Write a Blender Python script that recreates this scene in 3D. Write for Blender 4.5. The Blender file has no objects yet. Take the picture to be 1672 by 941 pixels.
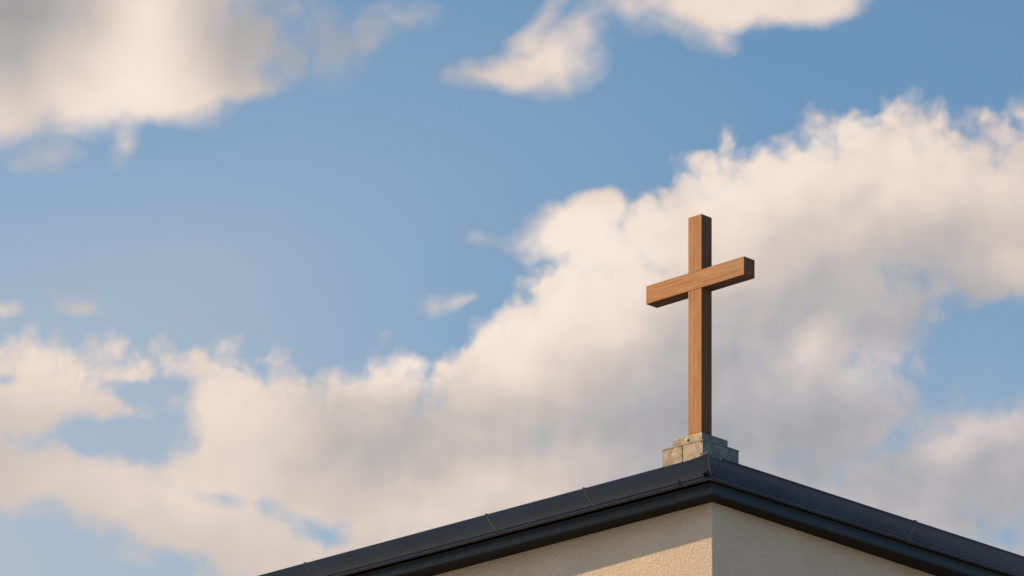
import bpy, bmesh, math, random
from mathutils import Vector, Matrix
rad = math.radians
random.seed(7)
S = bpy.context.scene
COL = S.collection

# ------------------------------------------------------------------ camera
# architectural (shift) lens: held level, the lens shifted up, so verticals stay vertical
FPX = 6858.0            # focal length in 1672-pixel frame widths
cam = bpy.data.cameras.new('camera')
cam.sensor_width = 36.0
cam.lens = FPX / 1672 * 36.0
cam.shift_y = (2759 - 470.5) / 1672
cam.clip_start = 0.5
cam.clip_end = 6000
cam_o = bpy.data.objects.new('camera', cam)
cam_o.location = (0, 0, 1.6)
cam_o.rotation_euler = (rad(90), 0, 0)
COL.objects.link(cam_o)
S.camera = cam_o

# ------------------------------------------------------------------ sun
SUN_DIR = Vector((-0.983, 0.184, 0))           # where the sun stands: off to the left
SUN_EL = rad(33)
sun = bpy.data.lights.new('sun', 'SUN')
sun.energy = 4.8
sun.angle = rad(0.6)
sun.color = (1.0, 0.67, 0.36)
sun_o = bpy.data.objects.new('sun', sun)
tosun = SUN_DIR.normalized() * math.cos(SUN_EL) + Vector((0, 0, math.sin(SUN_EL)))
sun_o.rotation_euler = tosun.to_track_quat('Z', 'Y').to_euler()
sun_o.location = (-40, 40, 60)
COL.objects.link(sun_o)

# ------------------------------------------------------------------ exposure
S.render.engine = 'CYCLES'
S.view_settings.view_transform = 'Standard'
S.view_settings.look = 'None'
S.view_settings.gamma = 1.0
S.view_settings.use_curve_mapping = False
S.view_settings.exposure = 0.0
SKY_STRENGTH = 0.11
SKY_TINT = (0.91, 1.14, 1.18)


# ------------------------------------------------------------------ node helper
class G:
    """tiny writer of shader nodes: every method returns an output socket"""
    def __init__(self, tree):
        self.t = tree

    def n(self, kind, **props):
        nd = self.t.nodes.new(kind)
        for k, v in props.items():
            setattr(nd, k, v)
        return nd

    def put(self, sock, v):
        if isinstance(v, bpy.types.NodeSocket):
            self.t.links.new(v, sock)
        else:
            sock.default_value = v

    def m(self, op, a, b=0.0, c=0.0, clamp=False):
        nd = self.n('ShaderNodeMath', operation=op, use_clamp=clamp)
        for i, v in enumerate((a, b, c)):
            self.put(nd.inputs[i], v)
        return nd.outputs[0]

    def add(self, a, b): return self.m('ADD', a, b)
    def sub(self, a, b): return self.m('SUBTRACT', a, b)
    def mul(self, a, b): return self.m('MULTIPLY', a, b)
    def mad(self, a, b, c): return self.m('MULTIPLY_ADD', a, b, c)
    def max(self, a, b): return self.m('MAXIMUM', a, b)
    def min(self, a, b): return self.m('MINIMUM', a, b)

    def v(self, op, a, b=(0, 0, 0), scale=None):
        nd = self.n('ShaderNodeVectorMath', operation=op)
        self.put(nd.inputs[0], a)
        if op not in ('SCALE', 'LENGTH', 'NORMALIZE'):
            self.put(nd.inputs[1], b)
        if scale is not None:
            self.put(nd.inputs['Scale'], scale)
        return nd.outputs['Value'] if op in ('DOT_PRODUCT', 'LENGTH') else nd.outputs[0]

    def sep(self, a):
        nd = self.n('ShaderNodeSeparateXYZ')
        self.put(nd.inputs[0], a)
        return nd.outputs[0], nd.outputs[1], nd.outputs[2]

    def comb(self, x, y, z=0.0):
        nd = self.n('ShaderNodeCombineXYZ')
        for i, q in enumerate((x, y, z)):
            self.put(nd.inputs[i], q)
        return nd.outputs[0]

    def noise(self, vec, scale, detail=2.0, rough=0.5, dims='3D', dist=0.0, lac=2.0, color=False):
        nd = self.n('ShaderNodeTexNoise', noise_dimensions=dims)
        self.put(nd.inputs['Vector'], vec)
        self.put(nd.inputs['Scale'], scale)
        self.put(nd.inputs['Detail'], detail)
        self.put(nd.inputs['Roughness'], rough)
        self.put(nd.inputs['Lacunarity'], lac)
        self.put(nd.inputs['Distortion'], dist)
        return nd.outputs['Color' if color else 0]

    def voronoi(self, vec, scale, feature='F1', dims='3D', detail=0.0, rough=0.5, smooth=0.5, rnd=1.0):
        nd = self.n('ShaderNodeTexVoronoi', voronoi_dimensions=dims, feature=feature)
        self.put(nd.inputs['Vector'], vec)
        self.put(nd.inputs['Scale'], scale)
        if 'Detail' in nd.inputs:
            self.put(nd.inputs['Detail'], detail)
            self.put(nd.inputs['Roughness'], rough)
        if feature == 'SMOOTH_F1':
            self.put(nd.inputs['Smoothness'], smooth)
        self.put(nd.inputs['Randomness'], rnd)
        return nd.outputs['Distance']

    def ramp(self, x, a, b, c=0.0, d=1.0, smooth=True):
        nd = self.n('ShaderNodeMapRange', interpolation_type='SMOOTHSTEP' if smooth else 'LINEAR', clamp=True)
        self.put(nd.inputs['Value'], x)
        for i, q in enumerate((a, b, c, d)):
            self.put(nd.inputs[i + 1], q)
        return nd.outputs[0]

    def mix(self, f, a, b, blend='MIX'):
        nd = self.n('ShaderNodeMix', data_type='RGBA', blend_type=blend, clamp_factor=True)
        self.put(nd.inputs[0], f)
        self.put(nd.inputs[6], a if isinstance(a, bpy.types.NodeSocket) else (*a[:3], 1))
        self.put(nd.inputs[7], b if isinstance(b, bpy.types.NodeSocket) else (*b[:3], 1))
        return nd.outputs[2]

    def colors(self, x, stops):
        nd = self.n('ShaderNodeValToRGB')
        el = nd.color_ramp.elements
        while len(el) < len(stops):
            el.new(0.5)
        for e, (p, c) in zip(el, stops):
            e.position = p
            e.color = (*c[:3], 1)
        self.put(nd.inputs[0], x)
        return nd.outputs[0]

    def puff(self, vec, cx, cy, a, b, rot=0.0):
        """1 at the middle of an ellipse, falling to 0 at its rim"""
        nd = self.n('ShaderNodeTexGradient', gradient_type='SPHERICAL')
        tm = nd.texture_mapping
        tm.vector_type = 'TEXTURE'
        tm.translation = (cx, cy, 0)
        tm.rotation = (0, 0, rad(rot))
        tm.scale = (a, b, 1)
        self.put(nd.inputs[0], vec)
        return nd.outputs[1]

    def puffs(self, vec, rows, start=0.0):
        s = start
        for cx, cy, a, b, rot, k in rows:
            s = self.mad(self.puff(vec, cx, cy, a, b, rot), k, s)
        return s


def srgb(r, g, b):
    def f(c):
        c /= 255.0
        return c / 12.92 if c <= 0.04045 else ((c + 0.055) / 1.055) ** 2.4
    return (f(r), f(g), f(b))


# ------------------------------------------------------------------ sky with its clouds (at infinity, by direction)
# CLOUD MAP: (sky x, sky y) in hundredths of 1/68.58 rad: x to the right, y downward from 21.9 degrees elevation
BANK_TOP = [(-1.2, 5.6), (.2, 5.42), (1.1, 5.50), (2.0, 5.74), (2.9, 5.70), (3.7, 5.74), (4.5, 5.94), (5.2, 6.02), (5.8, 5.84), (6.3, 5.72),
            (6.8, 5.90), (7.25, 5.90), (7.7, 5.40), (8.1, 5.00), (8.6, 4.62), (9.1, 4.0), (9.6, 3.45), (10.2, 3.22), (10.8, 2.95), (11.4, 2.58),
            (12.2, 2.30), (13.0, 2.10), (13.7, 1.82), (14.3, 1.66), (15.0, 1.74), (15.6, 1.96), (16.2, 1.90), (16.9, 1.6), (17.6, 1.35)]
BANK_HOLES = [(2.6, 6.9, .9, 1.0, 0, 1.5), (1.9, 7.15, 1.0, .5, 15, 1.3), (1.0, 7.12, 1.4, .4, -8, 1.1), (2.0, 6.4, .5, .3, 0, .8), (.4, 9.15, 3.2, 1.2, 6, 2.3), (5.3, 8.68, .9, .45, 8, 1.1),
              (3.0, 9.3, 1.2, .5, 0, .9), (16.8, 5.75, 2.6, 1.25, -4, 2.2), (14.9, 4.75, 1.1, .9, 0, .5), (15.2, 6.4, 1.9, 1.2, 20, .55),
              (.05, 6.2, .35, .2, 0, 1.0), (3.7, 8.15, 1.6, .25, 12, .7), (12.6, 5.8, 1.3, .5, -30, .45), (13.9, 5.9, .7, .35, -50, .45),
              (14.6, 7.3, 1.6, .5, -25, .6), (16.4, 8.7, 1.2, .8, 0, .7), (13.2, 7.6, 1.4, .5, 10, .45)]
LONE_CLOUDS = [(.6, -.75, 4.3, 3.25, 0, 4.2), (-.1, 1.55, .95, 1.5, 0, 1.0), (3.1, 1.4, 1.15, .85, 0, 1.9), (4.0, .85, 1.1, .8, 20, 1.3), (1.8, 1.5, 1.4, .7, 0, .8),
               (5.6, .8, 1.5, .8, -38, .70), (6.6, .35, 1.2, .5, -20, .50), (4.8, .1, 1.1, 1.3, 0, .55), (4.15, 1.45, .7, .3, 12, .85),
               (.8, 2.62, .85, .3, 0, .85), (2.1, 2.4, .3, .8, 20, .55), (1.2, 2.2, 1.6, .5, 0, .4),
               (9.05, .98, 1.15, .78, -6, 1.6), (7.95, 1.22, 1.1, .36, -6, 1.1), (8.9, .25, .9, .26, -48, .72),
               (12.5, -.35, 2.2, .95, 0, 3.0), (11.55, .45, .85, .65, 20, 1.0), (10.2, .05, 1.7, .85, 0, .85), (13.2, .12, 1.0, .45, 0, .8),
               (7.1, 5.0, .55, .36, 0, .76), (7.65, 4.88, .45, .28, -20, .68), (.05, 5.05, .6, .3, 10, 1.0), (1.3, 5.05, 1.3, .45, 12, .78),
               (9.35, 3.8, 1.15, .8, -10, 1.9), (9.9, 3.35, .7, .5, 0, 1.0), (8.0, 3.85, .8, .25, 0, .5), (2.2, 9.0, .9, .45, 0, .85)]
VEIL = [(-1, 9.5, 11, 7.5, 0, .80), (4.0, 4.0, 9, 4.6, -10, .34), (8.5, 9.5, 7, 4, 0, .3), (16, 7.0, 4, 4, 0, .32)]
GLOW = [(11.6, 3.3, 4.0, 1.9, -25, .40), (14.6, 2.5, 3.2, 1.3, 0, .28), (9.3, 4.9, 2.4, 1.5, -30, .36), (7.9, 5.7, 1.8, 1.2, 0, .30),
        (6.2, 6.0, 1.4, .7, 0, .35), (3.5, 6.7, 1.6, 2.0, 0, .34), (1.0, 5.9, 2.2, .9, 0, .28), (1.0, 6.6, 1.8, .8, 0, .2),
        (9.4, 3.7, 1.3, .8, 0, .2), (13.3, 5.7, .8, .5, -40, .34), (14.3, 6.1, .9, .7, 0, .30), (16.2, 6.9, 1.6, .5, -20, .30), (15.5, 7.4, .8, .4, -20, .2),
        (8.0, 8.1, 3.0, .7, -12, .22), (2.5, 8.0, 3.0, .9, 10, .22), (16.4, 4.2, .9, .6, 0, .16),
        (2.05, 1.25, 1.8, 1.7, 0, .50), (2.45, .1, 1.0, 1.2, 0, .32), (3.4, 1.6, 1.2, .9, 0, .12), (0, 1.75, 1.8, .8, 0, .22),
        (9.0, .9, 1.3, 1.0, 0, .28), (12.0, .2, 3.0, 1.0, 0, .25),
        (13.6, 6.6, 4.4, 2.6, 10, -.23), (7.4, 7.3, 3.2, 1.1, -8, -.12), (15.6, 8.2, 3.8, 2.4, 0, -.25), (11.2, 7.3, 3.0, 2.0, -20, -.24),
        (15.6, 4.6, 2.6, 1.3, 0, -.24), (5.6, 7.2, 1.5, .9, 0, -.12), (.2, .2, 3.4, 2.1, 0, -.50), (-1.5, .4, 2.5, 2.0, 0, -.25), (3.9, .4, 1.5, 1.8, 0, -.32),
        (5.6, .75, 2.4, 1.5, 0, -.42)]

world = bpy.data.worlds.new('World')
S.world = world
world.use_nodes = True
wt = world.node_tree
wt.nodes.clear()
g = G(wt)
sky = g.n('ShaderNodeTexSky', sky_type='NISHITA', sun_disc=False)
sky.sun_elevation = SUN_EL
sky.sun_rotation = math.atan2(SUN_DIR.x, SUN_DIR.y)
sky.altitude = 100
sky.air_density = 1.0
sky.dust_density = 1.0
sky.ozone_density = 1.0
blue = g.mix(1.0, sky.outputs[0], SKY_TINT, 'MULTIPLY')

D = g.n('ShaderNodeTexCoord').outputs['Generated']
dx, dy, dz = g.sep(D)
dyc = g.max(dy, 0.05)
px = g.mad(g.m('DIVIDE', dx, dyc), FPX / 100, 8.36)
py = g.sub(27.59, g.mul(g.m('DIVIDE', dz, dyc), FPX / 100))
P = g.comb(px, py)
P_x = px

w1 = g.v('SUBTRACT', g.noise(P, 0.8, 2.0, 0.5, '2D', color=True), (.5, .5, .5))
w2 = g.v('SUBTRACT', g.noise(P, 2.4, 2.0, 0.5, '2D', color=True), (.5, .5, .5))
Ps = g.v('ADD', P, g.v('SCALE', w1, scale=0.38))                 # gently warped: shading
Pw = g.v('ADD', Ps, g.v('SCALE', w2, scale=0.27))                # more warped: outlines
fx, fy, _ = g.sep(Pw)
fc = g.n('ShaderNodeFloatCurve')
cv = fc.mapping.curves[0]
X0, X1 = -1.2, 17.6
pts = [((x - X0) / (X1 - X0), y / 10) for x, y in BANK_TOP]
cv.points[0].location = pts[0]
cv.points[1].location = pts[-1]
for q in pts[1:-1]:
    cv.points.new(*q)
fc.mapping.update()
g.put(fc.inputs['Value'], g.ramp(fx, X0, X1, 0, 1, smooth=False))
top = g.mul(fc.outputs[0], 10.0)
depth = g.add(g.sub(fy, top), 0.19)
curl = g.noise(Ps, 1.5, 3.0, 0.5, '2D')
fine = g.noise(Ps, 3.6, 2.0, 0.45, '2D')
bump = g.voronoi(Pw, 1.35, 'SMOOTH_F1', '2D', 2.0, 0.5, 0.3)
bank = g.sub(g.m('MINIMUM', g.m('MAXIMUM', depth, -2.0), 1.15), g.mul(g.puffs(Ps, BANK_HOLES), 1.18))
lsum = g.puffs(Ps, LONE_CLOUDS)
lone = g.sub(g.mul(g.sub(lsum, 0.5), 0.9), g.ramp(lsum, .3, 0.0, 0.0, .35))
body = g.max(bank, lone)
calm = g.ramp(g.sub(bank, lone), -0.4, 0.3, 0.45, 1.0)          # the lone clouds are smoother than the bank
edge = g.mul(calm, g.add(g.add(g.mul(g.sub(curl, .5), 0.60), g.mul(g.sub(fine, .5), 0.17)), g.mul(g.sub(.36, bump), 0.70)))
dens = g.add(body, edge)
# the sunward upper rim of the bank is crisp, everything else melts away softly
crisp = g.mul(g.ramp(depth, 1.2, .3), g.ramp(depth, -1.0, -.2))
alpha = g.mix(crisp, g.ramp(dens, -0.50, 0.70), g.ramp(dens, -0.30, 0.50))
veil = g.puffs(Ps, VEIL)

relief = g.sub(g.noise(g.v('ADD', Ps, (.20, .28, 0)), 1.0, 2.0, 0.45, '2D'), g.noise(Ps, 1.0, 2.0, 0.45, '2D'))
puffy = g.sub(g.noise(g.v('ADD', Pw, (.07, .10, 0)), 2.6, 2.0, 0.5, '2D'), g.noise(Pw, 2.6, 2.0, 0.5, '2D'))
soft = g.sub(g.noise(Ps, 0.5, 2.0, 0.5, '2D'), 0.5)
rim = g.ramp(depth, 0.0, 1.0, 0.10, 0.0)
lum = g.puffs(Ps, GLOW, 0.48)
lum = g.add(lum, rim)
big = g.ramp(P_x, 3.5, 6.0, .12, 1.0)
lum = g.mad(g.mul(relief, big), 0.36, lum)
lum = g.mad(g.mul(puffy, g.mul(calm, g.mul(g.ramp(depth, -1.2, -.4, .15, 1.0), g.ramp(depth, 1.4, .2, .10, 1.0)))), 0.32, lum)
lum = g.mad(soft, 0.40, lum)
CL = [(0.0, srgb(160, 159, 159)), (0.25, srgb(184, 179, 178)), (0.5, srgb(210, 197, 189)), (0.75, srgb(236, 218, 205)), (1.0, srgb(248, 232, 219))]
cloud_near = g.mix(g.m('MULTIPLY', g.puff(P, 14.2, 7.6, 5.5, 4.0), 1.8, clamp=True), g.colors(lum, CL), g.mix(1.0, g.colors(lum, CL), (.95, .985, 1.05), 'MULTIPLY'))

# the rest of the sky dome: scattered clouds of the same kind, by direction only
dd = g.v('MULTIPLY', D, (1, 1, 2.2))
rest_n = g.noise(dd, 2.3, 6.0, 0.55, '3D')
rest_a = g.mul(g.mul(g.ramp(rest_n, 0.44, 0.62), g.ramp(dz, 0.0, 0.10)), g.ramp(dx, 0.45, -0.1))
rest_c = g.colors(g.add(rest_n, g.mul(g.noise(dd, 5.0, 3.0), .3)), [(0.6, srgb(236, 219, 206)), (0.95, srgb(190, 184, 182))])
front = g.ramp(g.v('DOT_PRODUCT', D, (0.0, 0.946, 0.325)), 0.93, 0.972)
inside = g.mul(front, g.ramp(dy, 0.3, 0.5))
a_all = g.mix(inside, rest_a, alpha)
c_all = g.mix(inside, rest_c, cloud_near)
bg_cloud = g.mix(1.0, c_all, tuple([1.0 / SKY_STRENGTH] * 3), 'MULTIPLY')
veil_c = tuple(c / SKY_STRENGTH for c in srgb(190, 195, 201))
hazed = g.mix(g.mul(inside, g.min(veil, .8)), blue, veil_c)
final = g.mix(a_all, hazed, bg_cloud)
bg = g.n('ShaderNodeBackground')
g.put(bg.inputs['Color'], final)
bg.inputs['Strength'].default_value = SKY_STRENGTH
wo = g.n('ShaderNodeOutputWorld')
wt.links.new(bg.outputs[0], wo.inputs[0])


# ------------------------------------------------------------------ materials
def new_mat(name):
    m = bpy.data.materials.new(name)
    m.use_nodes = True
    nt = m.node_tree
    b = nt.nodes['Principled BSDF']
    gg = G(nt)
    pos = gg.n('ShaderNodeTexCoord').outputs['Object']
    return m, gg, b, pos


def bumped(gg, b, height, strength, dist):
    nd = gg.n('ShaderNodeBump')
    nd.inputs['Strength'].default_value = strength
    nd.inputs['Distance'].default_value = dist
    gg.put(nd.inputs['Height'], height)
    gg.put(b.inputs['Normal'], nd.outputs[0])


def stucco():
    m, q, b, p = new_mat('stucco')
    wig = q.v('ADD', p, q.v('SCALE', q.v('SUBTRACT', q.noise(p, 18, 3, color=True), (.5, .5, .5)), scale=.03))
    worm = q.noise(wig, 44, 3, .55, dist=1.0)
    grit = q.noise(p, 95, 2, .6)
    h = q.add(q.mul(q.ramp(worm, .34, .66), .8), q.mul(grit, .12))
    tone = q.noise(p, 1.1, 5, .6)
    col = q.mix(q.ramp(tone, .3, .7), (.645, .565, .475), (.70, .615, .52))
    col = q.mix(q.mul(q.ramp(worm, .42, .30), .14), col, (.54, .485, .41))
    pit = q.ramp(q.noise(p, 14, 2, .5), .70, .78)
    col = q.mix(q.mul(pit, .25), col, (.34, .30, .25))
    q.put(b.inputs['Base Color'], col)
    b.inputs['Roughness'].default_value = .92
    b.inputs['Specular IOR Level'].default_value = .2
    bumped(q, b, h, .75, .015)
    return m


CHECKS = {2: [(.004, 1.0, .2, 2.6), (-.062, 5.0, -.1, 1.3), (.06, 7.0, 1.4, 2.3)],
          1: [(1.722, 2.0, -.1, .9), (1.675, 4.0, -.75, -.15), (1.77, 6.0, .1, .5)]}


def wood(axis, name, stops, check=.6):
    """timber in a given tone; the grain runs along one axis of the object"""
    m, q, b, p = new_mat(name)
    sc = [34.0, 34.0, 34.0]
    sc[axis] = 1.1
    st = q.v('MULTIPLY', p, tuple(sc))
    wv = q.v('ADD', st, q.v('SCALE', q.v('SUBTRACT', q.noise(q.v('MULTIPLY', p, (2.5, 2.5, 2.5)), 1.0, 2, color=True), (.5, .5, .5)), scale=3.0))
    grain = q.noise(wv, 1.0, 5, .62)
    fine = q.noise(q.v('MULTIPLY', st, (3.2, 3.2, 3.2)), 1.0, 3, .6)
    board = q.noise(q.v('MULTIPLY', p, tuple(0.6 if i == axis else 7.0 for i in range(3))), 1.0, 2, .5)
    col = q.colors(q.add(q.mul(grain, .7), q.mul(fine, .3)), list(zip((.28, .44, .60, .78), stops)))
    dark = tuple(c * .68 for c in stops[1])
    col = q.mix(q.ramp(board, .35, .65, .0, .35), col, dark)
    tint = q.noise(q.v('MULTIPLY', p, tuple(1.1 if i == axis else 3.0 for i in range(3))), 1.0, 3, .6)
    col = q.mix(q.ramp(tint, .45, .75, 0, .40), col, tuple(.5 * c + .5 * sum(stops[1]) / 3 for c in stops[1]))
    # hairline checks that run with the grain, broken and slightly wandering
    cs = q.sep(p)
    across = cs[1] if axis == 2 else cs[2]
    along = cs[axis]
    crack = 0.0
    for c0, seed, lo_, hi_ in CHECKS[axis]:
        wob = q.mul(q.sub(q.noise(q.comb(along, seed), 2.2, 3, .5, '2D'), .5), .02)
        dist_ = q.m('ABSOLUTE', q.sub(q.add(across, wob), c0))
        on = q.mul(q.ramp(q.noise(q.comb(along, seed + 9.0), 3.5, 3, .6, '2D'), .36, .50), q.mul(q.ramp(along, lo_, lo_ + .15), q.ramp(along, hi_ + .15, hi_)))
        crack = q.max(q.mul(q.ramp(dist_, .006, .0015), on), crack)
    col = q.mix(q.mul(crack, check), col, (.07, .038, .02))
    q.put(b.inputs['Base Color'], col)
    q.put(b.inputs['Roughness'], q.ramp(grain, .3, .7, .72, .55))
    b.inputs['Specular IOR Level'].default_value = .15
    bumped(q, b, q.sub(q.add(q.mul(grain, .6), q.mul(fine, .4)), crack), .45, .004)
    return m


def painted_metal(name, base, rough, mottled=.12):
    m, q, b, p = new_mat(name)
    big = q.noise(p, .9, 4, .6)
    small = q.noise(p, 9, 4, .65)
    drip = q.noise(q.v('MULTIPLY', p, (9, 9, .8)), 1.0, 4, .6)
    col = q.mix(q.ramp(big, .3, .7), tuple(c * (1 - mottled) for c in base), tuple(c * (1 + mottled) for c in base))
    col = q.mix(q.mul(q.ramp(drip, .55, .8), .16), col, tuple(c * 1.5 + .012 for c in base))
    q.put(b.inputs['Base Color'], col)
    q.put(b.inputs['Roughness'], q.add(q.ramp(small, .3, .7, -.06, .08), rough))
    b.inputs['Specular IOR Level'].default_value = .45
    bumped(q, b, q.noise(p, 1.8, 2), .10, .03)
    return m


def galvanised():
    m, q, b, p = new_mat('galvanised_metal')
    blot = q.noise(p, 7, 5, .65, dist=.4)
    fine = q.noise(p, 45, 3, .6)
    spang = q.voronoi(p, 28)
    col = q.mix(q.ramp(blot, .30, .70), (.092, .082, .074), (.205, .182, .157))
    col = q.mix(q.mul(q.ramp(spang, .2, .6), .25), col, (.12, .106, .09))
    dirt = q.mul(q.ramp(q.noise(p, 3.6, 5, .7), .50, .72), .55)
    col = q.mix(dirt, col, (.11, .095, .075))
    speck = q.ramp(q.noise(p, 60, 2, .5), .70, .76)
    col = q.mix(q.mul(speck, .35), col, (.07, .055, .04))
    q.put(b.inputs['Base Color'], col)
    b.inputs['Metallic'].default_value = .95
    q.put(b.inputs['Roughness'], q.ramp(fine, .25, .75, .34, .48))
    bumped(q, b, q.add(q.mul(blot, .5), q.mul(fine, .1)), .15, .006)
    return m


def plain(name, col, rough, metal=0.0, var=.25, scale=30):
    m, q, b, p = new_mat(name)
    q.put(b.inputs['Base Color'], q.mix(q.ramp(q.noise(p, scale, 3, .6), .3, .7), tuple(c * (1 - var) for c in col), tuple(c * (1 + var) for c in col)))
    b.inputs['Roughness'].default_value = rough
    b.inputs['Metallic'].default_value = metal
    return m


def ground_mat():
    m, q, b, p = new_mat('ground')
    n = q.noise(p, .05, 6, .6)
    f = q.noise(p, 3.0, 5, .7)
    col = q.mix(q.ramp(n, .4, .6), (.29, .285, .275), (.37, .355, .335))
    col = q.mix(q.mul(q.ramp(f, .4, .7), .4), col, (.23, .22, .20))
    q.put(b.inputs['Base Color'], col)
    b.inputs['Roughness'].default_value = .95
    bumped(q, b, f, .5, .05)
    return m


M_STUCCO = stucco()
LIGHT = [(.355, .176, .084), (.40, .200, .095), (.44, .226, .108), (.475, .255, .128)]     # the wood's own tone, front and back faces
DARK = [(.095, .049, .028), (.135, .069, .038), (.16, .083, .046), (.19, .103, .06)]      # same wood, shade of the sides and undersides put into the colour
M_POST, M_BAR = wood(2, 'face_timber', LIGHT, .5), wood(1, 'face_timber', LIGHT, .5)
M_POST_CORE, M_BAR_CORE = wood(2, 'shade_toned_timber', DARK, .3), wood(1, 'shade_toned_timber', DARK, .3)
M_FLASH = painted_metal('anthracite_flashing', (.024, .056, .118), .24)
M_FASCIA = painted_metal('dark_fascia_paint', (.012, .019, .030), .40)
M_SOFFIT = plain('soffit_paint', (.011, .010, .009), .6, var=.15, scale=5)
for mm, sp in ((M_SOFFIT, .08), (M_FASCIA, .30)):
    mm.node_tree.nodes['Principled BSDF'].inputs['Specular IOR Level'].default_value = sp
M_ROOF = plain('roof_membrane', (.10, .10, .105), .85)
M_ZINC = galvanised()
M_SEAL = plain('joint_sealant', (.22, .175, .14), .7, var=.5, scale=60)
M_WORN = plain('worn_paint_edge', (.12, .105, .095), .5, var=.35, scale=25)
M_GAP = plain('open_joint_dirt', (.05, .038, .028), .9, var=.6, scale=50)
M_STEEL = plain('bolt_steel', (.34, .31, .28), .45, metal=.8, var=.4, scale=80)
M_RUST = plain('rusty_rivet', (.075, .045, .03), .8, metal=.2, var=.5, scale=90)
M_GROUND = ground_mat()


# ------------------------------------------------------------------ mesh helpers
def link(name, bm, mat, parent=None, smooth=False, matrix=None):
    bmesh.ops.recalc_face_normals(bm, faces=bm.faces)
    me = bpy.data.meshes.new(name)
    bm.to_mesh(me)
    bm.free()
    me.materials.append(mat)
    if smooth:
        for f in me.polygons:
            f.use_smooth = True
    o = bpy.data.objects.new(name, me)
    COL.objects.link(o)
    if parent:
        o.parent = parent
    if matrix:
        o.matrix_local = matrix
    return o


def box(bm, lo, hi):
    vs = [bm.verts.new((x, y, z)) for z in (lo[2], hi[2]) for y in (lo[1], hi[1]) for x in (lo[0], hi[0])]
    for f in ((0, 1, 3, 2), (4, 6, 7, 5), (0, 4, 5, 1), (2, 3, 7, 6), (0, 2, 6, 4), (1, 5, 7, 3)):
        bm.faces.new([vs[i] for i in f])
    return vs


def bevel_box(lo, hi, r=.006, seg=2):
    bm = bmesh.new()
    box(bm, lo, hi)
    bmesh.ops.bevel(bm, geom=bm.edges[:], offset=r, segments=seg, affect='EDGES', profile=.5)
    return bm


def loft(sections, closed=True, caps=True):
    """skin a row of cross-sections (each a list of points) into one strip"""
    bm = bmesh.new()
    rows = [[bm.verts.new(p) for p in s] for s in sections]
    n = len(rows[0])
    for a, b in zip(rows, rows[1:]):
        for i in range(n if closed else n - 1):
            j = (i + 1) % n
            bm.faces.new((a[i], a[j], b[j], b[i]))
    if caps and closed:
        bm.faces.new(rows[0])
        bm.faces.new(list(reversed(rows[-1])))
    return bm


def cyl(bm, c, axis, r, h, n=12, r2=None):
    """a short round (or n-sided) stub from c along axis"""
    ax = Vector(axis).normalized()
    u = ax.orthogonal().normalized()
    w = ax.cross(u)
    r2 = r if r2 is None else r2
    A = [bm.verts.new(Vector(c) + (u * math.cos(2 * math.pi * i / n) + w * math.sin(2 * math.pi * i / n)) * r) for i in range(n)]
    B = [bm.verts.new(Vector(c) + ax * h + (u * math.cos(2 * math.pi * i / n) + w * math.sin(2 * math.pi * i / n)) * r2) for i in range(n)]
    for i in range(n):
        j = (i + 1) % n
        bm.faces.new((A[i], A[j], B[j], B[i]))
    bm.faces.new(list(reversed(A)))
    bm.faces.new(B)


def empty(name, loc, rotz, label, cat):
    o = bpy.data.objects.new(name, None)
    o.empty_display_size = .3
    COL.objects.link(o)
    o.location = loc
    o.rotation_euler = (0, 0, rotz)
    o['label'] = label
    o['category'] = cat
    return o


# ------------------------------------------------------------------ ground
bm = bmesh.new()
q0 = 3000
bm.faces.new([bm.verts.new((x, y, 0)) for x, y in ((-q0, -q0), (q0, -q0), (q0, q0), (-q0, q0))])
gr = link('ground', bm, M_GROUND)
gr['kind'] = 'structure'

# ------------------------------------------------------------------ building
# local axes at the near corner: +x runs back along the right-hand wall, +y back along the left-hand wall
YAW = rad(90 - 43.6)
SOFFIT = 14.521
CORNER = Vector((2.179, 45.7, 0))
bld = empty('church_building', CORNER, YAW, 'cream stuccoed building corner under dark metal eaves, below the cross', 'building')
LX, LY = 11.0, 14.0


def B(x, y, z):                     # building point, z measured from the soffit
    return (x, y, SOFFIT + z)


# wall: one stuccoed shell; both faces run a touch inward from the eaves line
bm = bmesh.new()
ring = [(0, 0), (LX, LX * .026), (LX - .1, LY), (LY * .014, LY)]
lo = [bm.verts.new((x, y, -.3)) for x, y in ring]
hi = [bm.verts.new((x, y, SOFFIT + .05)) for x, y in ring]
for i in range(4):
    j = (i + 1) % 4
    bm.faces.new((lo[i], lo[j], hi[j], hi[i]))
bm.faces.new(hi)
bm.faces.new(list(reversed(lo)))
vert_e = [e for e in bm.edges if abs(e.verts[0].co.z - e.verts[1].co.z) > 1]
bmesh.ops.bevel(bm, geom=vert_e, offset=.008, segments=2, affect='EDGES', profile=.5)
link('wall', bm, M_STUCCO, bld)


# eaves run round all four sides: outward distance (left side, other sides) and height over the soffit
def ring_pts(ol, orr, z):
    return [B(-ol, -orr, z), B(LX + orr, -orr, z), B(LX + orr, LY + orr, z), B(-ol, LY + orr, z)]


def ring_mesh(profile):
    bm = bmesh.new()
    rows = [[bm.verts.new(p) for p in ring_pts(*q)] for q in profile]
    n = len(rows)
    for k in range(n):
        a, b = rows[k], rows[(k + 1) % n]
        for i in range(4):
            j = (i + 1) % 4
            bm.faces.new((a[i], a[j], b[j], b[i]))
    return bm


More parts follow.
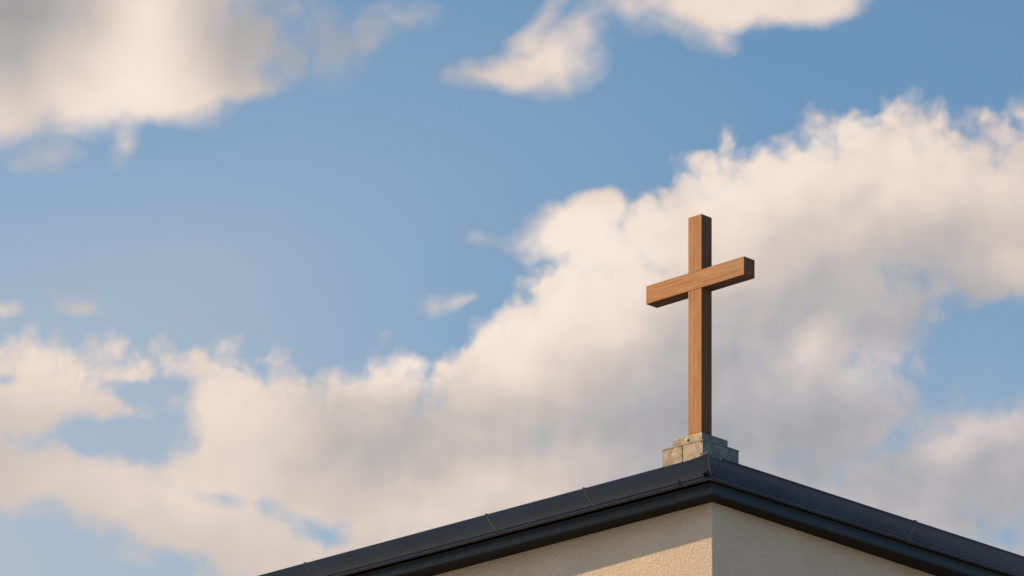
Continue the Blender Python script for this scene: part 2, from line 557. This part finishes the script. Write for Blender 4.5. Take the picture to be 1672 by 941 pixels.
link('soffit', ring_mesh([(-.35, -.4, 0), (.236, .196, 0), (.236, .196, .03), (-.35, -.4, .03)]), M_SOFFIT, bld)
link('fascia', ring_mesh([(.2365, .1965, -.004), (.243, .203, -.006), (.246, .206, 0), (.243, .203, .008), (.240, .200, .112), (.246, .206, .118), (.246, .206, .124),
                          (.225, .185, .128), (.16, .12, .132), (.16, .12, .034), (.2365, .1965, .034)]), M_FASCIA, bld)
link('roof', ring_mesh([(.30, .22, .135), (.34, .25, .136), (.34, .25, .285), (-4.8, -4.8, .30), (-4.8, -4.8, .27), (.30, .22, .255)]), M_ROOF, bld)

# flashing: sheet-metal panels with a bow, a bead below and a lip above; (left out, right out, height)
PROF = [(.345, .255, .130), (.375, .285, .128), (.388, .296, .133), (.391, .299, .141), (.386, .295, .149), (.3945, .302, .153)]
for i in range(1, 8):
    t = i / 8
    bow = .012 * math.sin(math.pi * t)
    PROF.append((.3945 + (.566 - .3945) * t + bow * .4, .302 + (.416 - .302) * t + bow * .4, .153 + (.292 - .153) * t - bow))
PROF += [(.566, .416, .292), (.573, .423, .299), (.571, .421, .303), (.556, .408, .306), (.345, .255, .306)]


def left_panel(y0, y1, corner=False):
    secs = []
    if corner:
        steps = [0, .004, .01, .03, .06, .10, .16, .22, .30, .45]
        for s in steps:
            fl = max(0.0, 1 - s / .26) ** 2
            row = []
            for ol, orr, z in PROF:
                h = max(0.0, (z - .13) / .18)
                row.append(B(-(ol + .010 * fl * (.3 + h)), -orr - .010 * (1 - s / .45) + s, z + .028 * fl * h + .004 * fl))
            secs.append(row)
        y0 = .1
    ys = [y0 + (y1 - y0) * i / 6 for i in range(7)]
    for y in ys:
        secs.append([B(-ol, y, z) for ol, orr, z in PROF])
    return loft(secs)


def right_panel(x0, x1, mitre=False):
    xs = [x0 + (x1 - x0) * i / 6 for i in range(7)]
    secs = [[B(x, -orr, z) for ol, orr, z in PROF] for x in xs]
    if mitre:
        secs[0] = [B(-ol + .004, -orr, z) for ol, orr, z in PROF]
    return loft(secs)


def seam(side, at, parent, w=.008, proud=.0025):
    """a narrow folded joint strip standing on the panel"""
    face = PROF[4:15]
    secs = []
    for s in (-.5, .5):
        out = [(ol + proud * .7, orr + proud * .7, z - proud * .6) for ol, orr, z in face]
        inn = [(ol - .008, orr - .008, z + .006) for ol, orr, z in reversed(face)]
        row = []
        for k, (ol, orr, z) in enumerate(out + inn):
            wob = .003 * math.sin(k * 1.7 + at * 3)
            row.append(B(-ol, at + s * w + wob, z) if side == 'l' else B(at + s * w + wob, -orr, z))
        secs.append(row)
    o = link('seam', loft(secs), M_SEAL, parent)
    # the folded tab where the joint turns over the lip
    return o


def tab(side, at, parent):
    lo, hi = (.545, .296), (.577, .315)
    bm = bmesh.new()
    if side == 'l':
        box(bm, B(-hi[0], at - .018, lo[1]), B(-lo[0], at + .014, hi[1]))
    else:
        box(bm, B(at - .025, -.434, lo[1]), B(at + .025, -.396, hi[1] + .016))
    bmesh.ops.bevel(bm, geom=bm.edges[:], offset=.006, segments=2, affect='EDGES')
    link('joint_tab', bm, M_FLASH, parent)


left_cuts = [1.386, 2.875, 5.832, 8.8, 11.8, LY + .4]
y = None
for i, c in enumerate(left_cuts):
    bm = left_panel(y if y is not None else 0, c - .004, corner=(y is None))
    pnl = link('flashing', bm, M_FLASH, bld, smooth=False)
    if i < len(left_cuts) - 1:
        seam('l', c - .004, pnl)
        tab('l', c, pnl)
    if y is None:
        pnl['label'] = 'flashing panel with upturned end at the roof corner'
        bm = bmesh.new()
        for yy, zz in ((-.235, .165),):
            cyl(bm, B(-.418, yy + .0, .168), (-1, 0, -.9), .010, .008, 10)
        link('rivet', bm, M_RUST, pnl, smooth=False)
        # worn folded edge that closes the panel at the corner
        secs = []
        for dyy in (-.014, -.002):
            row = []
            for sgn in (1, -1):
                for ol, orr, z in (PROF[4:13] if sgn > 0 else list(reversed(PROF[4:13]))):
                    h = max(0.0, (z - .13) / .18)
                    pr = .008 if sgn > 0 else -.006
                    row.append(B(-(ol + .010 * (.3 + h)) - pr * .7, -orr - .010 + dyy, z + .028 * h + .004 - pr * .6))
            secs.append(row)
        link('folded_edge', loft(secs), M_WORN, pnl)
    y = c + .004
right_cuts = [-.352, 3.026, 6.1, 9.1, LX + .42]
x = -.45
for i, c in enumerate(right_cuts):
    pnl = link('flashing', right_panel(x, c - .004, mitre=(i == 0)), M_FLASH, bld)
    if i > 0:
        secs = []
        for t in range(5):
            xx = x + .01 + (c - x - .018) * t / 4
            secs.append([B(xx, -(.414 + .011 * math.cos(k * math.pi / 4)), .312 + .013 * math.sin(k * math.pi / 4)) for k in range(8)])
        link('edge_trim', loft(secs), M_FASCIA, pnl, smooth=False)
    if i == 0:
        pnl['label'] = 'short corner patch of flashing'
    if 0 < i < len(right_cuts) - 1:
        seam('r', c, pnl)
        tab('r', c, pnl)
    x = c + .004
# far sides of the eaves carry the same flashing
for side in (0, 1):
    rows = []
    for t in range(2):
        row = []
        for ol, orr, z in PROF:
            if side == 0:
                row.append(B(LX + orr, (-orr + .004) if t == 0 else LY + orr, z))
            else:
                row.append(B(LX + orr - .004 if t == 0 else -ol, LY + orr, z))
        rows.append(row)
    link('flashing', loft(rows), M_FLASH, bld)

# ------------------------------------------------------------------ stepped metal base of the cross
BX0, BX1, BY0, BY1 = -.400, .194, -.215, .371
UX0, UX1, UY0, UY1 = -.315, .113, -.128, .299
Z0, Z1, Z2 = .300, .555, .667
yawm = Matrix.Rotation(YAW, 4, 'Z')
base_loc = CORNER + yawm @ Vector(((BX0 + BX1) / 2, (BY0 + BY1) / 2, 0)) + Vector((0, 0, SOFFIT + Z0))
plinth = empty('stepped_plinth', base_loc, YAW, 'weathered two-step galvanised metal base at the roof corner under the cross', 'plinth')
PC = Vector(((BX0 + BX1) / 2, (BY0 + BY1) / 2, Z0))


def Q(x, y, z):                     # building coordinates into the base's own
    return (x - PC.x, y - PC.y, z - PC.z)


lower = link('lower_step', bevel_box(Q(BX0, BY0, Z0 - .01), Q(BX1, BY1, Z1), .007), M_ZINC, plinth)
upper = link('upper_step', bevel_box(Q(UX0, UY0, Z1 + .002), Q(UX1, UY1, Z2), .006), M_ZINC, plinth)
# folded rim along the top of the lower step
bm = bmesh.new()
box(bm, Q(BX0 - .004, BY0 - .004, Z1 - .012), Q(BX1 + .004, BY1 + .004, Z1 + .0035))
bmesh.ops.bevel(bm, geom=bm.edges[:], offset=.003, segments=1, affect='EDGES')
link('rim', bm, M_ZINC, lower)
# open joint with broken sealant on the left face
bm = bmesh.new()
yj = .085
for k in range(7):
    z_a = Z0 + .02 + k * .033
    box(bm, Q(BX0 - .0025 - .001 * (k % 2), yj - .004 + .0015 * math.sin(k * 2.3), z_a), Q(BX0 + .01, yj + .004 + .0015 * math.sin(k * 2.3), z_a + .024 + .008 * (k % 2)))
link('joint', bm, M_GAP, lower)
# fixings
bm = bmesh.new()
cyl(bm, Q(UX0, .085, .628), (-1, 0, 0), .021, .004, 18)
cyl(bm, Q(UX0 - .003, .085, .628), (-1, 0, 0), .013, .012, 6)
link('bolt', bm, M_STEEL, upper)
bm = bmesh.new()
cyl(bm, Q(-.105, UY0, .605), (0, -1, 0), .009, .006, 10)
link('rivet', bm, M_STEEL, upper)
bm = bmesh.new()
cyl(bm, Q(-.105, BY0, .505), (0, -1, 0), .016, .004, 16)
cyl(bm, Q(-.105, BY0 - .003, .505), (0, -1, 0), .010, .012, 6)
link('bolt', bm, M_STEEL, lower)
for (ax, a, z) in (('l', -.185, .40), ('l', .362, .365), ('r', -.105, .385), ('r', .12, .375), ('l', -.19, .53)):
    bm = bmesh.new()
    if ax == 'l':
        cyl(bm, Q(BX0, a, z), (-1, 0, 0), .010, .006, 10, .007)
    else:
        cyl(bm, Q(a, BY0, z), (0, -1, 0), .010, .006, 10, .007)
    link('rivet', bm, M_RUST, lower)
# small ring clip at the foot of the left face
bm = bmesh.new()
cc = Vector(Q(BX0 - .012, -.075, .365))
n1, n2 = 18, 6
rows = []
for i in range(n1):
    t = 2 * math.pi * i / n1
    cdir = Vector((0, math.cos(t), math.sin(t)))
    rows.append([bm.verts.new(cc + cdir * (.019 + .0045 * math.cos(2 * math.pi * j / n2)) + Vector((1, 0, 0)) * .0045 * math.sin(2 * math.pi * j / n2)) for j in range(n2)])
for i in range(n1):
    for j in range(n2):
        a, b = rows[i], rows[(i + 1) % n1]
        bm.faces.new((a[j], a[(j + 1) % n2], b[(j + 1) % n2], b[j]))
link('ring_clip', bm, M_STEEL, lower, smooth=True)

# ------------------------------------------------------------------ cross
CX0, CX1, CY0, CY1 = -.188, -.014, -.007, .184
ZB0, ZB1, ZT = 2.287, 2.485, 3.088
cross_loc = CORNER + yawm @ Vector(((CX0 + CX1) / 2, (CY0 + CY1) / 2, 0)) + Vector((0, 0, SOFFIT + Z2))
cross = empty('wooden_cross', cross_loc, YAW, 'brown timber cross standing on the stepped metal base at the roof corner', 'cross')
KC = Vector(((CX0 + CX1) / 2, (CY0 + CY1) / 2, Z2))


def K(x, y, z):
    return (x - KC.x, y - KC.y, z - KC.z)


# shade-coloured core timbers, with thin lighter layers added front and back
T = .005                             # thickness of an added face layer
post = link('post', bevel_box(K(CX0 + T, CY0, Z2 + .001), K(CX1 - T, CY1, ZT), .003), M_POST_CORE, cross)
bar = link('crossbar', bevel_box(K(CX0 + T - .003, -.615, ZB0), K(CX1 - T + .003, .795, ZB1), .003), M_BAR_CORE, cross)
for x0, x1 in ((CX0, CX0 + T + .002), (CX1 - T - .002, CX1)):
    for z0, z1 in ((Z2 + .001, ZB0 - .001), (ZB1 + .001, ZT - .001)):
        link('face_layer', bevel_box(K(x0, CY0 + .0008, z0), K(x1, CY1 - .0008, z1), .0015, 1), M_POST, post)
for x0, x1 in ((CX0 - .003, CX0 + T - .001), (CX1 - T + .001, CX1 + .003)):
    link('face_layer', bevel_box(K(x0, -.6142, ZB0 + .0008), K(x1, .7942, ZB1 - .0008), .0015, 1), M_BAR, bar)
